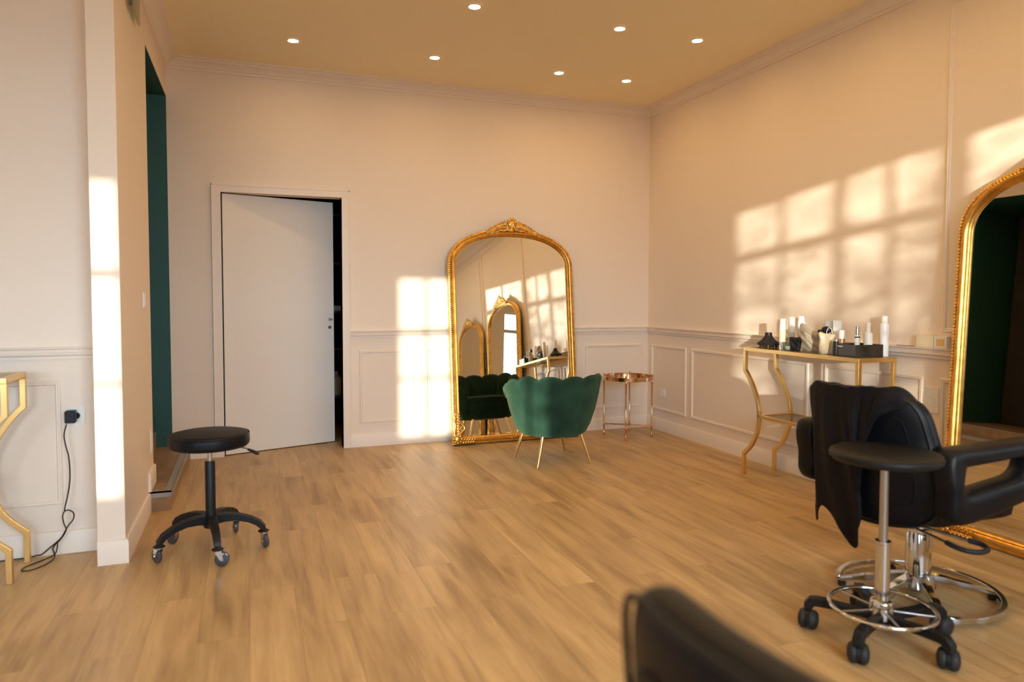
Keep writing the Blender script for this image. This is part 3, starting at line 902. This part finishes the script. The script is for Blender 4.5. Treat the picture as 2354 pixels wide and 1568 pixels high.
# ------------------------------------------------------------------ hydraulic salon chair (faces local +x)
def salon_chair(arms=True, lift=0):
    e = empty('salon_chair', (0, 0, 0))
    # base: chrome loop and arched spokes
    b = MB()
    loop = []
    for i in range(49):
        a = radians(140-262*i/48)
        rr = .315
        loop.append((rr*cos(a), rr*sin(a), .030+(.012 if i in (0, 48) else 0)))
    b.bar(loop, [.014]+[.024]*47+[.014], [.012]+[.022]*47+[.012])
    for a in (140, 60, -30, -122, 185):
        a = radians(a); L = .31 if a != radians(185) else .30
        pr = smooth_path([(.04, .085), (.10, .075), (.18, .058), (.25, .044), (L, .030)], 12)
        b.bar([(r*cos(a), r*sin(a), z) for r, z in pr], [.040]*4+[.034]*4+[.026]*4, [.030]*4+[.024]*4+[.018]*4)
    b.lathe([(0, .03), (.06, .03), (.075, .045), (.066, .075), (.056, .10), (0, .10)], (0, 0, 0), 36)
    b.build('chrome_base', CHROME, e, smooth=50, bevel=.003)
    for a in (140, 60, -30, -122, 185):
        a = radians(a); MB().lathe([(0, 0), (.016, 0), (.018, .018), (0, .02)], (.30*cos(a), .30*sin(a), 0), 14).build('rubber_foot', RUBBER, e)
    MB().lathe([(0, .08), (.051, .08), (.051, .270), (.049, .274), (.049, .300), (.040, .304), (.040, .345+lift), (0, .345+lift)], (0, 0, 0), 40).build('hydraulic_column', CHROME, e, smooth=40)
    MB().box(-.13, .13, -.10, .10, .345+lift, .372+lift).build('seat_bracket', PLASTIC, e, bevel=.004)
    # pump lever
    lp = smooth_path([(-.06, .045, .335), (-.045, -.02, .322), (.0, -.13, .312), (.035, -.20, .302), (.055, -.245, .296), (.03, -.285, .290), (-.035, -.285, .290), (-.075, -.245, .296), (-.08, -.16, .308), (-.085, -.02, .325), (-.075, .045, .335)], 60)
    lv = MB().tube(lp, .0055, 9).box(-.10, -.04, .02, .06, .318, .348).build('pump_lever', STEEL, e, smooth=50)
    MB().tube(lp[20:42], .0105, 10).build('lever_grip', RUBBER, lv)
    # seat
    sq = smooth_loop([(-.24, -.22), (-.24, .22), (0, .245), (.22, .25), (.21, .20), (.22, 0), (.21, -.20), (.22, -.25), (0, -.245)], 64)
    MB().pad(sq, .11, lambda u, v, t: (u, v, .435+lift+t), power=5).build('seat', LEATHER, e, smooth=60)
    # backrest shell
    ol = smooth_loop([(.0, .925), (.15, .922), (.225, .905), (.262, .86), (.282, .78), (.300, .66), (.308, .54), (.295, .46), (.24, .405), (.13, .378), (0, .372),
                      (-.13, .378), (-.24, .405), (-.295, .46), (-.308, .54), (-.300, .66), (-.282, .78), (-.262, .86), (-.225, .905), (-.15, .922)], 96)
    def pos(u, v, t): return (-.305-.06*((v-.4)/.5)+.95*u*u+t, u, v+lift)
    bk = MB().pad(ol, .085, pos, power=4.5).build('backrest', LEATHER, e, smooth=60)
    pi1 = [pos(u*.985, .66+(v-.66)*.985, -.036) for u, v in ol]
    MB().tube(pi1, .005, 8, closed=True).build('backrest_piping', LEATHERM, bk)
    il = smooth_loop([(.0, .84), (.17, .835), (.215, .79), (.235, .62), (.235, .53), (.20, .48), (0, .46), (-.20, .48), (-.235, .53), (-.235, .62), (-.215, .79), (-.17, .835)], 80)
    MB().tube([pos(u, v, -.0435) for u, v in il], .0025, 6, closed=True).build('stitching', LEATHERM, bk)
    # loop armrests
    for sg in ((-1, 1) if arms else ()):
        out = smooth_loop([(-.30, .735), (-.15, .742), (.05, .748), (.20, .750), (.275, .735), (.300, .68), (.275, .61), (.19, .540), (.02, .492), (-.15, .458), (-.265, .450), (-.312, .49), (-.312, .575), (-.325, .625), (-.33, .69)], 96)
        inn = smooth_loop([(-.235, .668), (-.16, .672), (-.05, .678), (.04, .684), (.085, .675), (.085, .65), (.070, .625), (.03, .606), (-.05, .596), (-.16, .582), (-.225, .572), (-.250, .578), (-.252, .605), (-.246, .64), (-.242, .66)], 96)
        rings = []
        for o_, i_ in zip(out, inn):
            mx, mz = (o_[0]+i_[0])/2, (o_[1]+i_[1])/2
            hx, hz = (o_[0]-i_[0])/2, (o_[1]-i_[1])/2
            rg = []
            for k in range(20):
                t = 2*pi*k/20
                c_ = math.copysign(abs(cos(t))**.55, cos(t)); s_ = math.copysign(abs(sin(t))**.55, sin(t))
                rg.append((mx+hx*c_, sg*.352+s_*.050, mz+hz*c_))
            rings.append(rg)
        rings.append(rings[0])
        MB().rings(rings, cap=False).build('armrest', LEATHER, e, smooth=60)
    return e
s0 = salon_chair()
s0.location = (-1.03, -3.925, 0)
tag(s0, 'black leather salon chair on a chrome pedestal with a cape over its back', 'salon chair', 'black salon chairs')
s1 = salon_chair(False, .05)
s1.location = (-2.963, -5.607, 0); s1.rotation_euler = (0, 0, radians(8))
tag(s1, 'blurred black chair back in the foreground at the bottom edge', 'salon chair')

# ------------------------------------------------------------------ cape draped over the salon chair
def cape():
    ox, oy = -1.03, -3.925
    e0 = Vector((ox, oy, 0))
    low = [(.272, .34), (.258, .30), (.235, .300), (.215, .345), (.185, .385), (.14, .370), (.09, .335), (.04, .290), (.0, .262), (-.03, .270), (-.048, .36), (-.06, .62), (-.09, .70), (-.13, .80), (-.18, .85), (-.228, .875)]
    nu, nv = 110, 60
    cols = []
    lowr = smooth_path(low, nu)
    rnd = [random.uniform(-1, 1) for _ in range(40)]
    for i in range(nu):
        u = i/(nu-1)
        y0, zb = lowr[i]
        col = []
        for j in range(nv):
            v = j/(nv-1)
            # y of the sheet at the top is spread over the backrest width
            yt = .262-.485*u
            # path: front side short flap, over the top, then down the back
            if v < .22:
                w_ = v/.22
                a = w_*pi
                z = .935+.016*sin(a)+(-.045+.012*sin(u*13+2))*(1-w_)
                y = yt
                xb = -.365+.95*y*y
                x = xb+.052*cos(a)+.006*sin(u*40+a)
            else:
                w_ = (v-.22)/.78
                z = .935+(zb-.935)*w_
                y = yt+(y0-yt)*min(1, w_*1.25)**.8
                xb = -.305-.06*((max(z, .38)-.4)/.5)+.95*y*y
                fold = (sin(u*38+1.5*sin(w_*3))*.5+sin(u*17+w_*2+1)*.6)
                x = xb-.052-.012-.020*w_+fold*.013*min(1, w_*3)-.02*sin(w_*pi)*.3
            z += .002*sin(u*41+v*9)+.003*sin(u*19-v*30)+.006*sin(u*8.5+1)*(1 if v < .3 else 0)*min(1, (.3-v)*12)
            if v < .5: z += .004*sin(u*37)*max(0, u-.5)*2+.012*(sin(u*22+1)*.5+.5)*max(0, u-.45)*2*(1 if v < .4 else (.5-v)*10)
            if v < .6: z -= (3 if y > 0 else 6.5)*max(0, abs(y)-.14)**2*(1 if v < .3 else (.6-v)/.3)
            col.append((ox+x, oy+y, z))
        cols.append(col)
    m = MB(); vs = [p for c in cols for p in c]; fs = []
    for i in range(nu-1):
        for j in range(nv-1):
            fs.append((i*nv+j, i*nv+j+1, (i+1)*nv+j+1, (i+1)*nv+j))
    m.add(vs, fs)
    o = m.build('cutting_cape', CLOTH, None, smooth=80, solid=.006)
    return tag(o, 'black cutting cape draped over the left side of the salon chair back', 'cape')
cape()

# ------------------------------------------------------------------ things on the console (top at z = .935)
ZT = .9355
def single(mb, name, m, label, cat, smooth=40, bevel=0, group=None, loc=(0, 0, 0), rz=0, **k):
    o = mb.build(name, m, None, smooth=smooth, bevel=bevel, **k)
    o.location = loc; o.rotation_euler = (0, 0, rz)
    return tag(o, label, cat, group)
def bottle(name, loc, r, h, m, label, cat='bottle', cap=None, capr=None, caph=.03, shoulder=.01, group=None, band=None):
    e = empty(name, loc)
    capr = capr or r*.5; cap = cap or m
    hb = h-caph
    MB().lathe([(0, 0), (r*.94, 0), (r, .004), (r, hb-shoulder), (r*.96, hb-shoulder*.5), (capr, hb), (0, hb)], (0, 0, 0), 28).build('bottle_body', m, e)
    MB().lathe([(0, hb), (capr, hb), (capr, h-.003), (capr*.92, h), (0, h)], (0, 0, 0), 24).build('bottle_cap', cap, e)
    if band: MB().lathe([(r+.0006, band[0]), (r+.0006, band[1])], (0, 0, 0), 28).build('label_band', band[2], e)
    return tag(e, label, cat, group)
# diffuser
e = empty('hairdryer_diffuser', (-.20, -1.985, ZT))
MB().lathe([(.019, .108), (.024, .108), (.025, .100), (.026, .085), (.036, .070), (.055, .050), (.074, .036), (.079, .026), (.078, .020), (.070, .018), (0, .018)], (0, 0, 0), 40).build('diffuser_bowl', PLASTIC, e)
for n_, r_ in ((12, .060), (6, .032)):
    for k in range(n_):
        a = 2*pi*k/n_+.2
        MB().lathe([(.004, .019), (.0035, .004), (.002, .0), (0, 0)], (r_*cos(a), r_*sin(a), 0), 8).build('prong', PLASTIC, e)
tag(e, 'black hairdryer diffuser with prongs at the left end of the console', 'diffuser')
bottle('spray_can', (-.25, -2.185, ZT), .0215, .215, WHITEP, 'tall white spray can nearest the black diffuser', cap=WHITEP, capr=.020, caph=.05, band=(.06, .14, CREAMC))
bottle('pump_bottle', (-.12, -2.130, ZT), .023, .225, CARDGREY, 'pale bluish white-capped bottle just behind the front spray can', cap=WHITEL, capr=.022, caph=.11)
bottle('spray_can', (-.085, -2.185, ZT), .024, .232, WHITEP, 'white bottle with a lined label rising behind the taupe bag', cap=WHITEL, capr=.020, caph=.03, band=(.07, .16, CARDGREY))
# clear measuring cup
e = empty('clear_plastic_cup', (-.275, -2.262, ZT))
MB().lathe([(0, .001), (.022, .001), (.024, .004), (.034, .055), (.035, .057), (.033, .056), (.0225, .006), (0, .005)], (0, 0, 0), 28).build('cup_wall', ACRYL, e)
MB().lathe([(0, .006), (.0225, .006), (.028, .030), (0, .030)], (0, 0, 0), 24).build('grey_liquid', mat('grey_gel', (.45, .43, .40), .3), e)
tag(e, 'small clear cup between the white spray can and the taupe bag', 'cup')
# black pouch
sq = smooth_loop([(-.035, .0), (0, 0), (.028, .0), (.034, .05), (.045, .095), (0, .092), (-.048, .090), (-.04, .045)], 40)
def cushion(name, outline, th, loc, rz, m, label, cat, wr=.004, seed=1, power=2.5):
    rr = random.Random(seed)
    ph = [rr.uniform(0, 6) for _ in range(6)]
    def pos(u, v, t):
        k = wr*(sin(u*70+ph[0]+v*20)+.7*sin(v*90+ph[1]+u*35)+.6*sin((u+v)*130+ph[2]))
        return (u, t+k*(1 if abs(t) > .001 else .3), v)
    return single(MB().pad(outline, th, pos, ns=12, power=power), name, m, label, cat, smooth=70, loc=loc, rz=rz)
cushion('black_pouch', sq, .04, (-.250, -2.318, ZT), radians(-70), PLASTIC, 'small black pouch leaning between the clear cup and taupe bag', 'pouch', seed=3)
bag = smooth_loop([(-.055, .0), (0, 0), (.055, .0), (.064, .03), (.056, .070), (.070, .110), (.060, .130), (.02, .150), (-.04, .188), (-.062, .188), (-.066, .150), (-.078, .125), (-.060, .09), (-.050, .045)], 64)
cushion('taupe_cloth_bag', bag, .075, (-.215, -2.405, ZT), radians(-62), TAUPE, 'crumpled taupe satin bag, the largest item on the console', 'bag', wr=.006, seed=5)
e = empty('hair_tool_pouch', (-.262, -2.600, ZT), (0, 0, radians(-60)))
def cpos(u, v, t): return (u, t+.004*(sin(u*80+v*20)+.8*sin(u*45-v*60+1)), v)
pb = smooth_loop([(-.038, .0), (0, 0), (.040, .0), (.047, .04), (.042, .09), (.050, .128), (0, .130), (-.045, .140), (-.040, .09), (-.046, .04)], 56)
MB().pad(pb, .05, cpos, ns=12, power=2.5).build('cloth_body', BEIGE, e, smooth=70)
k = MB().sphere((-.005, .012, .155), (.032, .018, .024), n=14, m=9)
k.sphere((-.045, .012, .145), (.016, .012, .012), n=10, m=6)
k.build('black_tool_head', PLASTIC, e)
MB().tube([(.0, .0, .125), (.004, -.014, .15), (.016, -.016, .172), (.030, -.010, .165), (.036, -.004, .135)], .0022, 7).build('wire_loop', WHITEP, e)
tag(e, 'upright beige satin pouch with a black tool head sticking out', 'pouch')
# small black lying brush behind
single(MB().box(-.028, .028, -.007, .007, 0, .205), 'tall_carton', CARDGREY, 'pale grey carton standing behind the beige pouch, left one', 'box', smooth=0, bevel=.001, loc=(-.085, -2.450, ZT), rz=radians(-66))
single(MB().box(-.026, .026, -.012, .012, 0, .212), 'tall_carton', WHITEL, 'bright white carton standing behind the beige pouch, right one', 'box', smooth=0, bevel=.001, loc=(-.085, -2.515, ZT), rz=radians(-60))
bottle('serum_jar', (-.14, -2.605, ZT), .021, .152, AMBER, 'small bottle with a wide white cap behind the slim black bottle', cap=WHITEL, capr=.020, caph=.055)
bottle('slim_black_bottle', (-.295, -2.712, ZT), .017, .100, PLASTIC, 'slim black bottle just left of the dark box tray', cap=STEEL, capr=.013, caph=.010)
# dark box tray
e = empty('dark_box_tray', (-.200, -2.800, ZT), (0, 0, radians(-4)))
t = MB().box(-.105, .105, -.085, .085, 0, .006)
t.box(-.105, -.101, -.085, .085, .006, .076).box(.101, .105, -.085, .085, .006, .076).box(-.101, .101, -.085, -.081, .006, .076).box(-.101, .101, .081, .085, .006, .076)
t.build('tray', DARKBROWN, e, smooth=0, bevel=.001)
MB().box(-.1065, -.105, .02, .06, .058, .064).build('tray_label', CARDGREY, e, smooth=0)
tag(e, 'dark brown open box holding bottles at the right end of the console', 'box')
bottle('dropper_bottle', (-.215, -2.800, ZT+.007), .016, .178, WHITEP, 'slim silver-white bottle in the dark box, the left one', cap=STEEL, capr=.011, caph=.055, band=(.108, .116, PLASTIC))
bottle('white_lotion_bottle', (-.165, -2.835, ZT+.007), .026, .203, WHITEP, 'wider white bottle with narrow cap in the dark box', cap=WHITEL, capr=.014, caph=.06, shoulder=.012)
bottle('clear_tall_bottle', (-.065, -2.865, ZT), .026, .250, mat('frosted_white', (.86, .84, .86), .3), 'tallest pale frosted bottle, behind the right corner of the dark box', cap=WHITEL, capr=.018, caph=.045)
# on the rail by the mirror
ZR = 1.0075
single(MB().box(-.017, .017, -.055, .055, 0, .075), 'cream_carton', CREAMC, 'long cream carton lying on the dado rail beside the big mirror', 'box', smooth=0, bevel=.001, loc=(-.019, -3.120, ZR))
bx = empty('perfume_box', (-.020, -3.222, ZR))
MB().box(-.017, .017, -.040, .040, 0, .070).build('carton', WHITEL, bx, smooth=0, bevel=.001)
MB().box(-.0178, -.017, -.026, .026, .015, .055).build('label_patch', YELLOWC, bx, smooth=0)
tag(bx, 'small box with a yellow label on the dado rail touching the mirror side', 'box')
single(MB().box(-.006, .006, -.06, .06, 0, .005), 'flat_brush', mat('brush_handle', (.35, .26, .20), .5), 'thin brown brush lying on the dado rail left of the cartons', 'brush', smooth=0, bevel=.001, loc=(-.026, -2.985, ZR))

# ------------------------------------------------------------------ storeroom and green room contents
e = empty('storage_rack', (-2.86, .80, 0))
r = MB().box(-.32, -.29, -.2, -.17, 0, 2.1).box(.29, .32, -.2, -.17, 0, 2.1).box(-.32, -.29, .17, .2, 0, 2.1).box(.29, .32, .17, .2, 0, 2.1)
r.build('posts', STEEL, e, smooth=0)
for z in (.35, .80, 1.15, 1.60, 2.05): MB().box(-.32, .32, -.2, .2, z, z+.02).build('shelf', DARKBROWN, e, smooth=0)
tag(e, 'dark shelving rack just visible through the gap of the ajar door', 'shelving')
single(MB().box(-.12, .30, -.10, .10, 0, .045), 'pale_blue_box', BLUE, 'pale blue flat box seen in the gap of the ajar door', 'box', smooth=0, bevel=.002, loc=(-3.02, .73, 1.17))
single(MB().lathe([(0, 0), (.05, 0), (.05, .16), (.02, .19), (.02, .22), (0, .22)], (0, 0, 0), 20), 'cleaning_bottle', CARDGREY, 'greyish bottle low down in the gap of the ajar door', 'bottle', loc=(-2.985, .70, .37))
e = empty('dark_product_shelf', (-5.95, -.20, .225))
s_ = MB().box(-.55, -.52, -.16, .16, 0, 2.6).box(.52, .55, -.16, .16, 0, 2.6).box(-.52, .52, .14, .16, 0, 2.6)
s_.build('carcass', DARK, e, smooth=0)
for z in (.6, 1.0, 1.4, 1.8, 2.2, 2.57): MB().box(-.52, .52, -.16, .14, z, z+.025).build('shelf', DARK, e, smooth=0)
tag(e, 'dark product shelf reflected at the right edge of the big mirror', 'shelving')
bb = None
cnt = 0
for zi, (z, zn) in enumerate(((1.025, 'lower'), (1.425, 'middle'), (1.825, 'upper'))):
    for k in range(3):
        bottle('product_bottle', (-5.95+.40-k*.2, -.24, .225+z), .024+.006*((k+zi) % 3), .17+.03*((k*7+zi) % 3), [WHITEP, AMBER, CARDGREY][k],
               '%s product bottle on the %s board of the dark shelf, seen in the mirror' % (['white', 'amber', 'grey'][k], zn), cap=STEEL, caph=.03, group='product bottles on the dark shelf')

# ------------------------------------------------------------------ outside: ground, trees
struct(MB().box(-40, 25, -60, YW-.2, -.25, -.15).build('ground', PAVE, None, smooth=0))
def tree(loc, hgt, crown_r, seed, nleaf, label, cz=2.6, lean=0, ls=1.0):
    rr = random.Random(seed)
    e = empty('garden_tree', loc)
    m = MB(); tips = []
    def branch(p, d, L, r, lvl):
        n = 6; path = [p.copy()]; q = p.copy(); dd = d.copy()
        for i in range(n):
            dd = (dd+Vector((rr.uniform(-.22, .22), rr.uniform(-.22, .22), rr.uniform(-.1, .14)))).normalized()
            q = q+dd*L/n; path.append(q.copy())
        m.tube(path, [r*(1-.6*i/n) for i in range(n+1)], 6)
        if lvl >= 2: tips.extend(path[2:])
        if lvl < 4:
            for k in range(4 if lvl else 6):
                b = path[rr.randint(2, n)]
                nd = (dd*.5+Vector((rr.uniform(-1, 1), rr.uniform(-1, 1), rr.uniform(-.25, .6)))).normalized()
                branch(b, nd, L*rr.uniform(.5, .72), r*.5, lvl+1)
    branch(Vector((0, 0, -.15)), Vector((lean, 0, 1)).normalized(), hgt*.55, .055, 0)
    m.build('trunk', BARK, e, smooth=60)
    f = MB()
    for i in range(nleaf):
        t = rr.choice(tips)+Vector((rr.gauss(0, .07), rr.gauss(0, .07), rr.gauss(0, .07)))
        a = Vector((rr.uniform(-1, 1), rr.uniform(-1, 1), rr.uniform(-1, 1))).normalized(); b_ = a.orthogonal().normalized()
        c_ = a.cross(b_); L = rr.uniform(.035, .07)*ls; w_ = L*.35
        f.add([t-b_*L, t+c_*w_, t+b_*L, t-c_*w_], [(0, 1, 2, 3)])
    lf = f.build('leaves', LEAF, e, smooth=0); lf['kind'] = 'stuff'
    return tag(e, label, 'tree')
tree((-5.45, -12.6, -.15), 4.6, 1.0, 11, 750, 'leafy young tree outside the windows, reflected in the tall mirror', ls=1.3)
tree((-2.75, -11.3, -.15), 3.1, .8, 31, 2200, 'bushy green tree outside the right-hand window, reflected in the mirrors', ls=1.1)
tree((-6.1, -15.5, -.15), 5.2, 1.0, 23, 900, 'second bare-branched tree further out beyond the windows')
